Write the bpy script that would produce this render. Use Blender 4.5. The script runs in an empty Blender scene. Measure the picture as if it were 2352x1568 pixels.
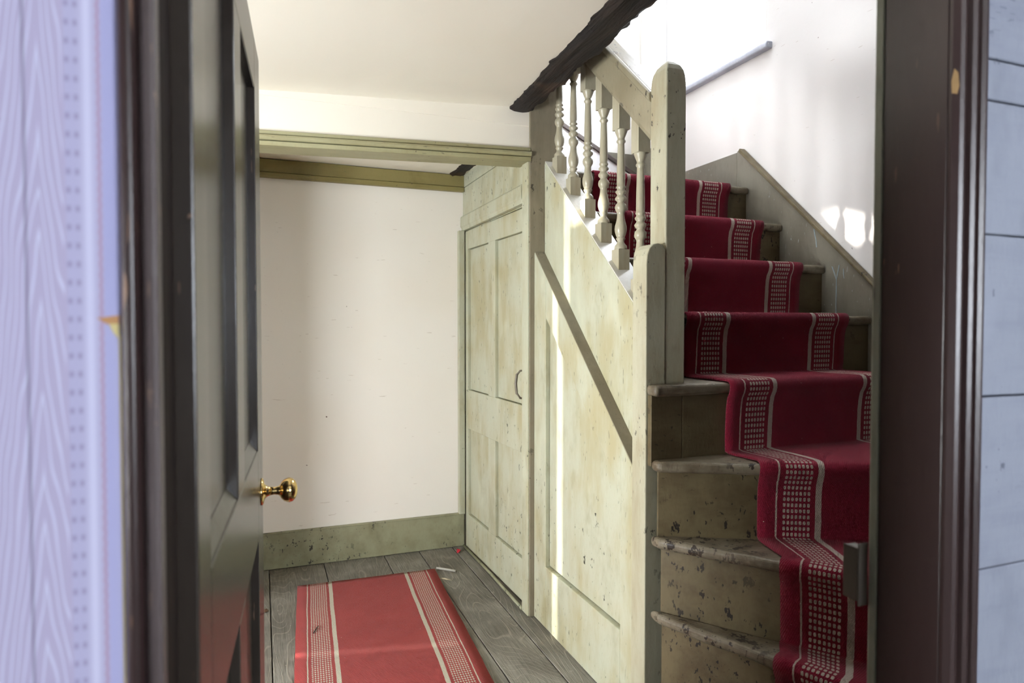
import bpy, bmesh, math, random
from mathutils import Vector, Matrix, noise
random.seed(7)
sc = bpy.context.scene
COL = sc.collection

# ------------------------------------------------------------------ camera
cam_d = bpy.data.cameras.new('camera'); cam = bpy.data.objects.new('camera', cam_d); COL.objects.link(cam)
cam_d.sensor_width = 36.0; cam_d.lens = 1500.0 * 36.0 / 2352.0
cam_d.clip_start = 0.02
cam.location = (0, 0, 1.27)
cam.rotation_euler = (math.radians(90 - 1.49), 0, math.radians(-21.0))
cam_d.dof.use_dof = True; cam_d.dof.focus_distance = 2.5; cam_d.dof.aperture_fstop = 5.0
sc.camera = cam

cy = sc.cycles
cy.max_bounces = 5; cy.diffuse_bounces = 4; cy.glossy_bounces = 3; cy.transmission_bounces = 3; cy.transparent_max_bounces = 8
cy.use_adaptive_sampling = True; cy.adaptive_threshold = 0.1; cy.adaptive_min_samples = 14; cy.use_denoising = True
cy.caustics_reflective = False; cy.caustics_refractive = False

# ------------------------------------------------------------------ sky, sun, added fill lamp, exposure
sc.view_settings.view_transform = 'Standard'; sc.view_settings.look = 'None'
sc.view_settings.gamma = 1.0; sc.view_settings.use_curve_mapping = False
sc.view_settings.exposure = 0.43
W = bpy.data.worlds.new('sky'); sc.world = W; W.use_nodes = True
bg = W.node_tree.nodes['Background']
bg.inputs['Color'].default_value = (0.84, 0.91, 1.0, 1); bg.inputs['Strength'].default_value = 28.0

def light(name, kind, loc, aim, energy, color, **kw):
    d = bpy.data.lights.new(name, kind); o = bpy.data.objects.new(name, d); COL.objects.link(o)
    o.location = loc
    o.rotation_euler = (Vector(aim)).to_track_quat('-Z', 'Y').to_euler()
    d.energy = energy; d.color = color
    for k, v in kw.items(): setattr(d, k, v)
    return o
SUN_AZ = Vector((0.978, -0.209, 0)); SUN_EL = math.radians(3.0)
light('sun', 'SUN', (-6, 4, 2), (SUN_AZ * math.cos(SUN_EL)) + Vector((0, 0, -math.sin(SUN_EL))), 12.0, (1.0, 0.95, 0.86), angle=math.radians(1.1))
# unseen fill lamp added outside the made-up garden door, lighting the hall
light('garden_daylight', 'AREA', (-2.15, 1.19, 1.02), (1, 0.25, 0.02), 330.0, (0.94, 0.98, 1.0), shape='RECTANGLE', size=1.8, size_y=0.8)
def portal(loc, aim, sx, sy):
    o = light('window_portal', 'AREA', loc, aim, 1.0, (1, 1, 1), shape='RECTANGLE', size=sx, size_y=sy)
    o.data.cycles.is_portal = True
portal((2.52, 2.98, 3.2), (-1, 0, 0), 1.0, 1.25)
portal((1.285, 2.175, 4.85), (0, 0, -1), 0.68, 0.90)
portal((1.41, -2.65, 1.47), (0, 1, 0), 1.26, 1.14)

# ------------------------------------------------------------------ material kit
class NT:
    def __init__(s, name):
        s.m = bpy.data.materials.new(name); s.m.use_nodes = True
        s.t = s.m.node_tree; s.n = s.t.nodes
        s.bsdf = s.n['Principled BSDF']
    def node(s, typ, **kw):
        n = s.n.new(typ)
        for k, v in kw.items(): setattr(n, k, v)
        return n
    def link(s, a, b): s.t.links.new(a, b)
    def val(s, sock, v):
        if isinstance(v, (int, float, tuple, list)): sock.default_value = v
        else: s.link(v, sock)
    def math(s, op, a, b=None, c=None, clamp=False):
        n = s.node('ShaderNodeMath', operation=op, use_clamp=clamp)
        s.val(n.inputs[0], a)
        if b is not None: s.val(n.inputs[1], b)
        if c is not None: s.val(n.inputs[2], c)
        return n.outputs[0]
    def mix(s, f, a, b):
        n = s.node('ShaderNodeMix', data_type='RGBA')
        s.val(n.inputs[0], f)
        for i, v in ((6, a), (7, b)):
            if isinstance(v, tuple): v = (*v[:3], 1)
            s.val(n.inputs[i], v)
        return n.outputs[2]
    def ramp(s, x, lo, hi, steep=False):
        n = s.node('ShaderNodeMapRange', interpolation_type='SMOOTHSTEP')
        s.val(n.inputs[0], x); n.inputs[1].default_value = lo; n.inputs[2].default_value = hi
        return n.outputs[0]
    def coord(s, scale=(1, 1, 1), out='Object', rot=(0, 0, 0), loc=(0, 0, 0)):
        tc = s.node('ShaderNodeTexCoord'); mp = s.node('ShaderNodeMapping')
        mp.inputs['Scale'].default_value = scale; mp.inputs['Rotation'].default_value = rot; mp.inputs['Location'].default_value = loc
        s.link(tc.outputs[out], mp.inputs[0]); return mp.outputs[0]
    def noise(s, vec, scale, detail=4, rough=0.55, dist=0.0):
        n = s.node('ShaderNodeTexNoise'); s.link(vec, n.inputs['Vector'])
        n.inputs['Scale'].default_value = scale; n.inputs['Detail'].default_value = detail
        n.inputs['Roughness'].default_value = rough; n.inputs['Distortion'].default_value = dist
        return n.outputs[0]
    def bump(s, h, strength=0.3, dist=0.005):
        b = s.node('ShaderNodeBump'); b.inputs['Strength'].default_value = strength; b.inputs['Distance'].default_value = dist
        s.link(h, b.inputs['Height']); s.link(b.outputs[0], s.bsdf.inputs['Normal'])
    def done(s, color, rough=0.6, spec=0.5, metal=0.0):
        s.val(s.bsdf.inputs['Base Color'], (*color, 1) if isinstance(color, tuple) else color)
        s.val(s.bsdf.inputs['Roughness'], rough)
        s.bsdf.inputs['Specular IOR Level'].default_value = spec
        s.bsdf.inputs['Metallic'].default_value = metal
        return s.m

def srgb(r, g, b):
    f = lambda c: (c / 255 / 12.92) if c / 255 <= 0.04045 else ((c / 255 + 0.055) / 1.055) ** 2.4
    return (f(r), f(g), f(b))

def paint(name, base, stain, chip, rough=0.5, stain_amt=0.7, chips=0.66, streak=(7, 7, 0.9), relief=0.25, spec=0.4):
    m = NT(name); p = m.coord()
    n1 = m.noise(p, 3.2, 2, 0.6); n2 = m.noise(m.coord(streak), 3.0, 3, 0.65)
    f = m.math('MULTIPLY', m.ramp(m.math('ADD', m.math('MULTIPLY', n1, 0.5), m.math('MULTIPLY', n2, 0.5)), 0.42, 0.66), stain_amt)
    c = m.mix(f, base, stain)
    fine = m.noise(m.coord((40, 40, 14)), 3.0, 2, 0.7)
    c = m.mix(m.math('MULTIPLY', m.ramp(fine, 0.45, 0.8), 0.25), c, stain)
    blot = m.noise(m.coord((1, 1, 0.6), loc=(5, 2, 9)), 5.5, 4, 0.72)
    c = m.mix(m.math('MULTIPLY', m.ramp(blot, 0.52, 0.74), stain_amt * 0.55), c, tuple(k * 0.72 for k in stain))
    pale = m.noise(m.coord((1, 1, 0.5), loc=(1, 7, 3)), 7, 2, 0.6)
    c = m.mix(m.math('MULTIPLY', m.ramp(pale, 0.6, 0.72), 0.35), c, tuple(min(1, k * 1.25) for k in base))
    scr = m.noise(m.coord(tuple(q * 9 for q in streak)), 3.0, 1, 0.5); sar = n1
    c = m.mix(m.math('MULTIPLY', m.math('MULTIPLY', m.ramp(scr, 0.70, 0.74), m.ramp(sar, 0.48, 0.6)), 0.6), c, chip)
    cn = m.noise(m.coord((1.4, 1.4, 0.8)), 26, 3, 0.7); area = m.noise(p, 2.3, 1)
    ch = m.math('MULTIPLY', m.ramp(cn, chips, chips + 0.035), m.ramp(area, 0.44, 0.6))
    c = m.mix(ch, c, chip)
    m.bump(m.math('ADD', m.math('MULTIPLY', fine, 0.4), n2), relief, 0.003)
    return m.done(c, rough, spec)

def plaster(name, base, stain, specks=True, rough=0.85):
    m = NT(name); p = m.coord()
    n1 = m.noise(p, 1.3, 2, 0.6); n2 = m.noise(p, 9, 3, 0.6)
    c = m.mix(m.math('MULTIPLY', m.ramp(n1, 0.4, 0.75), 0.6), base, stain)
    if specks:
        s1 = m.noise(p, 34, 2, 0.5); ar = m.noise(m.coord(loc=(3, 1, 5)), 2.2, 1)
        f = m.math('MULTIPLY', m.ramp(s1, 0.765, 0.785), m.ramp(ar, 0.5, 0.6))
        c = m.mix(f, c, (0.10, 0.05, 0.035))
        sc1 = m.noise(m.coord((9, 9, 60), rot=(0.3, 0.4, 0)), 1.6, 2, 0.5)
        c = m.mix(m.math('MULTIPLY', m.ramp(sc1, 0.73, 0.76), 0.35), c, (0.35, 0.28, 0.22))
    m.bump(n2, 0.12, 0.01)
    return m.done(c, rough, 0.25)

M = {}
M['cream'] = plaster('cream_plaster', (0.83, 0.805, 0.755), (0.80, 0.75, 0.67))
M['ceil'] = plaster('cream_ceiling', (0.83, 0.795, 0.71), (0.80, 0.745, 0.64), specks=False)
M['stairwall'] = plaster('pale_stair_plaster', (0.69, 0.665, 0.645), (0.67, 0.635, 0.605))
M['green'] = paint('pale_green_paint', (0.455, 0.470, 0.360), (0.375, 0.335, 0.190), (0.06, 0.06, 0.045), chips=0.645, stain_amt=0.85, streak=(4, 4, 1.1))
M['greentrim'] = paint('olive_trim_paint', (0.255, 0.215, 0.085), (0.19, 0.15, 0.05), (0.10, 0.08, 0.05), streak=(1, 7, 7))
M['moulding'] = paint('olive_green_moulding_paint', (0.36, 0.345, 0.205), (0.28, 0.245, 0.125), (0.08, 0.07, 0.05), streak=(1, 7, 7), chips=0.68)
M['skirt'] = paint('grey_green_skirting_paint', (0.30, 0.30, 0.195), (0.21, 0.195, 0.115), (0.05, 0.045, 0.035), streak=(3, 3, 3), chips=0.60, stain_amt=0.9)
M['stairpaint'] = paint('worn_stair_paint', (0.145, 0.115, 0.060), (0.090, 0.065, 0.032), (0.018, 0.013, 0.010), streak=(1.5, 5, 5), chips=0.60, stain_amt=0.95, relief=0.4)
M['nosing'] = paint('worn_nosing_paint', (0.215, 0.185, 0.130), (0.095, 0.068, 0.038), (0.03, 0.02, 0.014), streak=(3, 6, 6), chips=0.55, stain_amt=0.95, relief=0.9)
M['newel'] = paint('newel_paint', (0.43, 0.42, 0.31), (0.30, 0.245, 0.145), (0.04, 0.035, 0.03), chips=0.63, streak=(5, 5, 1.0))
M['baluster'] = paint('baluster_paint', (0.385, 0.36, 0.265), (0.28, 0.235, 0.15), (0.05, 0.045, 0.04), chips=0.68, rough=0.32)
M['rail'] = paint('handled_rail_paint', (0.30, 0.27, 0.185), (0.20, 0.165, 0.10), (0.03, 0.028, 0.025), chips=0.63, streak=(5, 1, 1), rough=0.20, spec=0.65, relief=0.12)  # darker and browner than the newel paint, low roughness
M['cap'] = paint('glossy_string_cap_paint', (0.62, 0.61, 0.55), (0.50, 0.47, 0.40), (0.2, 0.18, 0.14), chips=0.70, rough=0.20, spec=0.6, relief=0.1)  # window light on the string top put into a paler base colour
M['ledge'] = paint('brown_worn_ledge_paint', (0.235, 0.205, 0.145), (0.17, 0.14, 0.09), (0.06, 0.05, 0.035), chips=0.64)  # shade on the ledge and post end put into a browner base colour
M['string'] = paint('wall_string_paint', (0.185, 0.17, 0.13), (0.135, 0.118, 0.086), (0.40, 0.45, 0.45), chips=0.70, streak=(5, 5, 1.2))
M['darkdoor'] = paint('dark_gloss_door_paint', (0.030, 0.023, 0.018), (0.020, 0.014, 0.011), (0.16, 0.10, 0.07), chips=0.74, rough=0.27, relief=0.12, spec=0.6)
M['jamb'] = paint('dark_brown_gloss_paint', (0.036, 0.020, 0.019), (0.025, 0.013, 0.013), (0.28, 0.16, 0.10), chips=0.72, rough=0.33, relief=0.22, spec=0.5)
M['casing'] = paint('grey_brown_worn_casing', (0.115, 0.092, 0.092), (0.075, 0.055, 0.055), (0.25, 0.17, 0.13), chips=0.68, rough=0.4)  # highlight along the fillet put into a lighter base colour
M['lining'] = paint('matt_dark_lining', (0.020, 0.012, 0.010), (0.014, 0.008, 0.007), (0.08, 0.05, 0.04), chips=0.70, rough=0.75, spec=0.15)
M['jambedge'] = paint('grey_green_edge_paint', (0.25, 0.26, 0.21), (0.15, 0.14, 0.11), (0.07, 0.05, 0.04), chips=0.62)
M['bluewall'] = paint('pale_blue_plank_paint', (0.265, 0.285, 0.345), (0.20, 0.215, 0.28), (0.12, 0.13, 0.17), streak=(1.5, 5, 9), chips=0.68, relief=0.7)
M['sill'] = paint('blue_grey_sill_paint', (0.40, 0.42, 0.48), (0.32, 0.33, 0.38), (0.7, 0.7, 0.7), chips=0.66)
M['winframe'] = paint('white_window_paint', (0.80, 0.80, 0.80), (0.70, 0.70, 0.70), (0.4, 0.4, 0.4), chips=0.75)

def beam_mat():
    m = NT('dark_oak_beam'); v = m.coord((9, 0.8, 9)); n = m.noise(v, 5, 6, 0.7, 0.6); g = m.noise(m.coord(), 5, 3)
    c = m.mix(m.ramp(n, 0.35, 0.7), (0.007, 0.005, 0.005), (0.028, 0.018, 0.014))
    c = m.mix(m.math('MULTIPLY', m.ramp(g, 0.55, 0.75), 0.5), c, (0.10, 0.055, 0.03))
    m.bump(n, 0.9, 0.012); return m.done(c, 0.65, 0.4)
M['beam'] = beam_mat()

def floor_mat():
    m = NT('grey_oak_floorboard'); tc = m.node('ShaderNodeTexCoord'); oi = m.node('ShaderNodeObjectInfo')
    off = m.node('ShaderNodeVectorMath', operation='MULTIPLY_ADD')
    m.link(tc.outputs['Object'], off.inputs[0]); off.inputs[1].default_value = (1, 1, 1)
    rv = m.node('ShaderNodeCombineXYZ'); m.link(m.math('MULTIPLY', oi.outputs['Random'], 37.0), rv.inputs[0]); m.link(m.math('MULTIPLY', oi.outputs['Random'], 91.0), rv.inputs[1])
    m.link(rv.outputs[0], off.inputs[2])
    mp = m.node('ShaderNodeMapping'); mp.inputs['Scale'].default_value = (1, 0.2, 1); m.link(off.outputs[0], mp.inputs[0])
    field = m.noise(mp.outputs[0], 3.4, 2, 0.45, 0.35)
    rings = m.math('PINGPONG', m.math('MULTIPLY', field, 38.0), 0.5)
    line = m.ramp(rings, 0.38, 0.5)
    mp2 = m.node('ShaderNodeMapping'); mp2.inputs['Scale'].default_value = (70, 2.2, 1); m.link(off.outputs[0], mp2.inputs[0])
    fib = m.noise(mp2.outputs[0], 3, 4, 0.7)
    big = m.noise(off.outputs[0], 3.0, 4, 0.6)
    c = m.mix(m.ramp(big, 0.35, 0.68), (0.165, 0.152, 0.128), (0.28, 0.265, 0.23))
    c = m.mix(m.math('MULTIPLY', line, m.math('MULTIPLY', m.ramp(fib, 0.25, 0.55), 0.8)), c, (0.36, 0.33, 0.275))
    c = m.mix(m.math('MULTIPLY', m.ramp(fib, 0.4, 0.7), 0.65), c, (0.070, 0.062, 0.05))
    dirt = m.noise(off.outputs[0], 60, 2); c = m.mix(m.math('MULTIPLY', m.ramp(dirt, 0.7, 0.74), 0.5), c, (0.45, 0.42, 0.36))
    m.bump(m.math('ADD', fib, line), 0.35, 0.002); return m.done(c, 0.62, 0.35)
M['floor'] = floor_mat()

def carpet_mat(name, red, red2, cream, width, cols, pitch, thin=0.072, b0=0.095, b1=0.205, s0=0.222, s1=0.246):
    m = NT(name); tc = m.node('ShaderNodeTexCoord'); sp = m.node('ShaderNodeSeparateXYZ'); m.link(tc.outputs['UV'], sp.inputs[0])
    jit = m.math('MULTIPLY', m.math('SUBTRACT', m.noise(m.coord(), 60, 2), 0.5), 0.004)
    u = m.math('ADD', sp.outputs[0], jit); v = sp.outputs[1]
    mm = m.math('MINIMUM', u, m.math('SUBTRACT', 1.0, u))
    def band(a, b): return m.math('MULTIPLY', m.math('GREATER_THAN', mm, a), m.math('LESS_THAN', mm, b))
    cc = m.math('FRACT', m.math('MULTIPLY', m.math('SUBTRACT', mm, b0), cols / (b1 - b0)))
    rr = m.math('FRACT', m.math('DIVIDE', v, pitch))
    dx = m.math('DIVIDE', m.math('SUBTRACT', cc, 0.5), 0.33); dy = m.math('DIVIDE', m.math('SUBTRACT', rr, 0.5), 0.34)
    r2 = m.math('ADD', m.math('MULTIPLY', dx, dx), m.math('POWER', m.math('ABSOLUTE', dy), 4.0))
    dots = m.math('MULTIPLY', m.math('LESS_THAN', r2, 1.0), band(b0, b1))
    pat = m.math('MAXIMUM', m.math('MAXIMUM', dots, band(s0, s1)), band(thin - 0.0035, thin + 0.0035))
    # twisted weave
    ws = m.math('SINE', m.math('MULTIPLY', m.math('ADD', m.math('MULTIPLY', u, width), m.math('MULTIPLY', v, 0.35)), 1150.0))
    wv = m.math('SINE', m.math('MULTIPLY', v, 900.0))
    weave = m.math('MULTIPLY', ws, wv)
    pile = m.noise(m.coord(), 420, 2, 0.6)
    big = m.noise(m.coord(), 4, 3)
    r = m.mix(m.ramp(m.math('ADD', m.math('MULTIPLY', weave, 0.3), big), 0.2, 0.85), red, red2)
    cr = m.mix(m.ramp(pile, 0.3, 0.7), cream, tuple(k * 0.72 for k in cream))
    c = m.mix(pat, r, cr)
    lint = m.noise(m.coord(), 95, 1, 0.4); c = m.mix(m.math('MULTIPLY', m.ramp(lint, 0.80, 0.82), 0.7), c, (0.5, 0.42, 0.36))
    m.bump(m.math('ADD', m.math('MULTIPLY', weave, 0.5), m.math('ADD', pile, pat)), 0.55, 0.003)
    m.bsdf.inputs['Sheen Weight'].default_value = 0.12; m.bsdf.inputs['Sheen Roughness'].default_value = 0.5
    return m.done(c, 0.95, 0.1)
M['stair_carpet'] = carpet_mat('crimson_stair_carpet', (0.135, 0.006, 0.018), (0.215, 0.010, 0.029), (0.44, 0.37, 0.31), 0.73, 7, 0.0175)
M['floor_carpet'] = carpet_mat('red_floor_carpet', (0.28, 0.028, 0.027), (0.365, 0.045, 0.041), (0.58, 0.53, 0.43), 0.675, 8, 0.0145, thin=0.068, b0=0.086, b1=0.198, s0=0.213, s1=0.238)

def metal(name, col, rough): 
    m = NT(name); n = m.noise(m.coord(), 60, 3); m.bump(n, 0.05, 0.001); return m.done(col, rough, 0.5, 1.0)
M['brass'] = metal('polished_brass', (0.72, 0.52, 0.22), 0.14)
M['iron'] = paint('painted_iron', (0.20, 0.18, 0.14), (0.12, 0.10, 0.08), (0.4, 0.38, 0.3), chips=0.64, rough=0.4)
M['oak'] = paint('warm_oak_boarding', (0.46, 0.27, 0.10), (0.36, 0.19, 0.06), (0.1, 0.05, 0.02))  # warm colour for bounce light off the unseen pier
M['black'] = NT('black_void').done((0.008, 0.007, 0.006), 0.8)
M['latch'] = paint('worn_latch_metal', (0.10, 0.085, 0.07), (0.05, 0.04, 0.035), (0.5, 0.47, 0.42), chips=0.60, rough=0.35)

def glass_mat():
    m = NT('window_glass'); t = m.node('ShaderNodeBsdfTransparent'); g = m.node('ShaderNodeBsdfGlossy'); g.inputs['Roughness'].default_value = 0.02
    mx = m.node('ShaderNodeMixShader'); mx.inputs[0].default_value = 0.06
    m.link(t.outputs[0], mx.inputs[1]); m.link(g.outputs[0], mx.inputs[2])
    m.link(mx.outputs[0], m.n['Material Output'].inputs[0]); return m.m
M['glass'] = glass_mat()

def wallpaper_mat():
    m = NT('lavender_moire_wallpaper'); tc = m.node('ShaderNodeTexCoord'); sp = m.node('ShaderNodeSeparateXYZ'); m.link(tc.outputs['Object'], sp.inputs[0])
    PER = 0.130
    x = m.math('MULTIPLY', m.math('SUBTRACT', m.math('FRACT', m.math('DIVIDE', m.math('ADD', sp.outputs[0], 0.0915 + PER * 40), PER)), 0.0685 / PER), PER)   # 0 .. PER, 0.0615 = right edge of the drop
    z = sp.outputs[2]
    def gau(c, w): 
        d = m.math('DIVIDE', m.math('SUBTRACT', x, c), w); return m.math('POWER', 2.718, m.math('MULTIPLY', m.math('MULTIPLY', d, d), -1.0))
    base = (0.44, 0.40, 0.575)
    # moire waves in the wide stripe
    w = m.noise(m.coord((55, 1, 10)), 1.0, 1, 0.4)
    ph = m.math('ADD', m.math('MULTIPLY', z, 22.0), m.math('ADD', m.math('MULTIPLY', m.math('ABSOLUTE', m.math('SUBTRACT', x, 0.012)), 210.0), m.math('MULTIPLY', w, 3.0)))
    wave = m.ramp(m.math('PINGPONG', ph, 0.5), 0.30, 0.5)
    inm = m.math('LESS_THAN', x, 0.026)
    c = m.mix(m.math('MULTIPLY', m.math('MULTIPLY', wave, inm), 0.8), base, (0.63, 0.65, 0.84))
    c = m.mix(m.math('MULTIPLY', gau(0.004, 0.0009), 0.75), c, (0.17, 0.15, 0.24))
    c = m.mix(m.math('MULTIPLY', m.math('GREATER_THAN', x, 0.0275), 0.5), c, (0.44, 0.45, 0.66))
    row = m.math('PINGPONG', m.math('DIVIDE', z, 0.0128), 0.5); dot = m.ramp(row, 0.26, 0.40)
    dd = m.math('MULTIPLY', dot, m.math('ADD', gau(0.0292, 0.0013), gau(0.0345, 0.0013)))
    c = m.mix(m.math('MULTIPLY', dd, 0.55), c, (0.22, 0.17, 0.32))
    c = m.mix(m.math('MULTIPLY', gau(0.0410, 0.0030), 0.7), c, (0.66, 0.66, 0.86))
    zig = m.math('MULTIPLY', m.math('PINGPONG', m.math('DIVIDE', z, 0.0075), 0.5), 0.0016)
    zx = m.math('SUBTRACT', x, zig); d = m.math('DIVIDE', m.math('SUBTRACT', zx, 0.0475), 0.0012)
    zz = m.math('POWER', 2.718, m.math('MULTIPLY', m.math('MULTIPLY', d, d), -1.0))
    c = m.mix(m.math('MULTIPLY', zz, 0.5), c, (0.40, 0.17, 0.25))
    c = m.mix(m.math('MULTIPLY', m.ramp(x, 0.048, 0.051), 0.7), c, (0.38, 0.39, 0.66))
    return m.done(c, 0.75, 0.2)
M['wallpaper'] = wallpaper_mat()
M['card'] = NT('yellowed_plaster_edge').done((0.62, 0.53, 0.25), 0.8)
def simple(name, c, r=0.7):
    m = NT(name); n = m.noise(m.coord(), 80, 3); m.bump(n, 0.2, 0.001); return m.done(m.mix(n, c, tuple(k * 0.6 for k in c)), r)
M['redscrap'] = simple('red_scrap', (0.62, 0.02, 0.04)); M['paper'] = simple('pale_paper', (0.52, 0.50, 0.44)); M['leaf'] = simple('brown_leaf', (0.16, 0.08, 0.045)); M['paleleaf'] = simple('pale_leaf', (0.58, 0.50, 0.34)); M['twig'] = simple('dark_twig', (0.05, 0.03, 0.025))
M['brick'] = simple('garden_brick', (0.30, 0.16, 0.11)); M['ground'] = simple('gravel_ground', (0.35, 0.31, 0.25)); M['darkcap'] = paint('dark_cap_paint', (0.10, 0.075, 0.065), (0.06, 0.045, 0.04), (0.3, 0.25, 0.2))

# ------------------------------------------------------------------ geometry kit
def empty(name, loc=(0, 0, 0)):
    o = bpy.data.objects.new(name, None); COL.objects.link(o); o.location = loc; o.empty_display_size = 0.1; return o
def attach(o, parent):
    if parent:
        o.parent = parent; w = Matrix.Translation(parent.location); p = parent.parent
        # world matrix of a translated-only parent chain
        loc = Vector(parent.location)
        if p is not None: loc = parent.get('_w', None) and Vector(parent['_w']) or loc
        o.matrix_parent_inverse = Matrix.Translation(-loc)
def mesh_obj(name, data, mat, parent=None, bevel=0.0, segs=2, smooth=False, subd=0, angle=35):
    verts, faces = data[0], data[1]
    me = bpy.data.meshes.new(name); me.from_pydata([tuple(v) for v in verts], [], faces); me.update()
    bm = bmesh.new(); bm.from_mesh(me); bmesh.ops.recalc_face_normals(bm, faces=bm.faces); bm.to_mesh(me); bm.free()
    o = bpy.data.objects.new(name, me); COL.objects.link(o)
    me.materials.append(M[mat] if isinstance(mat, str) else mat)
    if smooth:
        for p in me.polygons: p.use_smooth = True
    if bevel:
        b = o.modifiers.new('bevel', 'BEVEL'); b.width = bevel; b.segments = segs; b.limit_method = 'ANGLE'; b.angle_limit = math.radians(angle)
    attach(o, parent); return o
def box(x0, x1, y0, y1, z0, z1):
    v = [(x, y, z) for x in (x0, x1) for y in (y0, y1) for z in (z0, z1)]
    return v, [(0, 1, 3, 2), (4, 6, 7, 5), (0, 4, 5, 1), (2, 3, 7, 6), (0, 2, 6, 4), (1, 5, 7, 3)]
def join(*ds):
    V, Fc = [], []
    for v, f in ds:
        n = len(V); V += list(v); Fc += [tuple(i + n for i in q) for q in f]
    return V, Fc
def prism(poly, axis, a0, a1):
    """poly: list of 2-tuples in the other two axes (order x,y,z without axis)."""
    def p3(p, a):
        return (a, p[0], p[1]) if axis == 'x' else (p[0], a, p[1]) if axis == 'y' else (p[0], p[1], a)
    n = len(poly); V = [p3(p, a0) for p in poly] + [p3(p, a1) for p in poly]
    return V, [tuple(range(n)), tuple(range(2 * n - 1, n - 1, -1))] + [(i, (i + 1) % n, n + (i + 1) % n, n + i) for i in range(n)]
def sweep(profA, profB):
    """closed profile A (3D points) to profile B."""
    n = len(profA); V = list(profA) + list(profB)
    return V, [tuple(range(n)), tuple(range(2 * n - 1, n - 1, -1))] + [(i, (i + 1) % n, n + (i + 1) % n, n + i) for i in range(n)]
def lathe(prof, c, axis='z', n=20):
    """prof: list of (r, h)."""
    V, Fc = [], []
    for r, h in prof:
        for k in range(n):
            a = 2 * math.pi * k / n; q = (r * math.cos(a), r * math.sin(a))
            V.append((c[0] + q[0], c[1] + q[1], c[2] + h) if axis == 'z' else (c[0] + h, c[1] + q[0], c[2] + q[1]))
    for i in range(len(prof) - 1):
        for k in range(n):
            Fc.append((i * n + k, i * n + (k + 1) % n, (i + 1) * n + (k + 1) % n, (i + 1) * n + k))
    Fc.append(tuple(range(n))); Fc.append(tuple(range((len(prof) - 1) * n, len(prof) * n)))
    return V, Fc
def tube(pts, r, n=8):
    V, Fc = [], []; P = [Vector(p) for p in pts]
    for i, p in enumerate(P):
        t = (P[min(i + 1, len(P) - 1)] - P[max(i - 1, 0)]).normalized()
        a = t.orthogonal().normalized(); 
        ref = Vector((0, 0, 1)) if abs(t.z) < 0.9 else Vector((0, 1, 0))
        a = t.cross(ref).normalized(); b = t.cross(a)
        rr = r[i] if isinstance(r, (list, tuple)) else r
        for k in range(n):
            q = 2 * math.pi * k / n; V.append(p + (a * math.cos(q) + b * math.sin(q)) * rr)
    for i in range(len(P) - 1):
        for k in range(n): Fc.append((i * n + k, i * n + (k + 1) % n, (i + 1) * n + (k + 1) % n, (i + 1) * n + k))
    Fc.append(tuple(range(n))); Fc.append(tuple(range((len(P) - 1) * n, len(P) * n))); return V, Fc
def struct(o, label, cat):
    o['kind'] = 'structure'; o['label'] = label; o['category'] = cat; return o
def thing(o, label, cat, group=None):
    o['label'] = label; o['category'] = cat
    if group: o['group'] = group
    return o

XP = 1.08        # painted cupboard front
YB = 3.595       # back wall of the hall
XR = 2.25        # stair side wall
YD0, YD1 = 0.535, 0.62   # doorway wall, room side and hall side
XLW = -1.9       # left end of the hall

# ------------------------------------------------------------------ hall shell
fl = struct(mesh_obj('floor', box(XLW, XR + .1, YD1, YB + .02, -0.12, -0.028), 'black'), 'grey oak floorboards of the hallway', 'floor')
edges = [-1.9, -1.66, -1.40, -1.17, -0.92, -0.67, -0.43, -0.19, 0.027, 0.30, 0.62, 0.815, 1.008, 1.12]
for i in range(len(edges) - 1):
    a, b = edges[i] + 0.0018, edges[i + 1] - 0.0018
    z = random.uniform(-0.0025, 0.0)
    mesh_obj('floor_plank', box(a, b, YD1, YB - 0.005, -0.026, z), 'floor', fl, bevel=0.0025, segs=2)
# room floor behind the doorway
struct(mesh_obj('floor', box(-2.0, 2.4, -2.55, YD1, -0.12, -0.004), 'floor'), 'dark boards of the room before the doorway', 'floor')

wb = struct(mesh_obj('wall_back', box(XLW - .2, XR + .3, YB, YB + 0.2, -0.1, 4.7), 'cream'), 'cream plaster wall at the far end of the hallway', 'wall')
bb = struct(mesh_obj('baseboard_back', box(-0.45, XP + 0.0, YB - 0.022, YB, 0, 0.187), 'skirt', bevel=0.004), 'wide worn grey-green skirting board under the cream wall', 'skirting')
mesh_obj('skirting_cap', box(-0.45, XP, YB - 0.026, YB, 0.183, 0.190), 'skirt', bb, bevel=0.002)
# unseen pier added to shade the left part of the back wall
struct(mesh_obj('wall_pier', box(-0.62, -0.45, 2.765, YB, 0, 2.2), 'oak'), 'dark boarded stub wall hidden behind the open dark door', 'wall')
# frieze board on the back wall
fr = struct(empty('trim_1', (0, YB, 2.02)), 'olive painted frieze board along top of the cream back wall', 'frieze')
def wav(x, s): return 0.004 * noise.noise(Vector((x * 3.1, s, 0.3)))
xs = [-0.45 + (XP - 0.0 + 0.45) * i / 20 for i in range(21)]
def strip(z0, z1, y0, y1, jt=0.0):
    V, Fc = [], []
    for i, x in enumerate(xs):
        t = z1 + (wav(x, 7.7) * jt)
        V += [(x, y0, z0), (x, y0, t), (x, y1, t), (x, y1, z0)]
    for i in range(len(xs) - 1):
        a = 4 * i; b = a + 4
        for k in range(4): Fc.append((a + k, a + (k + 1) % 4, b + (k + 1) % 4, b + k))
    Fc += [(0, 1, 2, 3), tuple(len(V) - 4 + k for k in range(4))]
    return V, Fc
mesh_obj('frieze_board', strip(2.047, 2.112, YB - 0.024, YB, 1.5), 'greentrim', fr, bevel=0.002)
mesh_obj('frieze_moulding', strip(2.019, 2.045, YB - 0.036, YB), 'greentrim', fr, bevel=0.006, segs=3)

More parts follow.
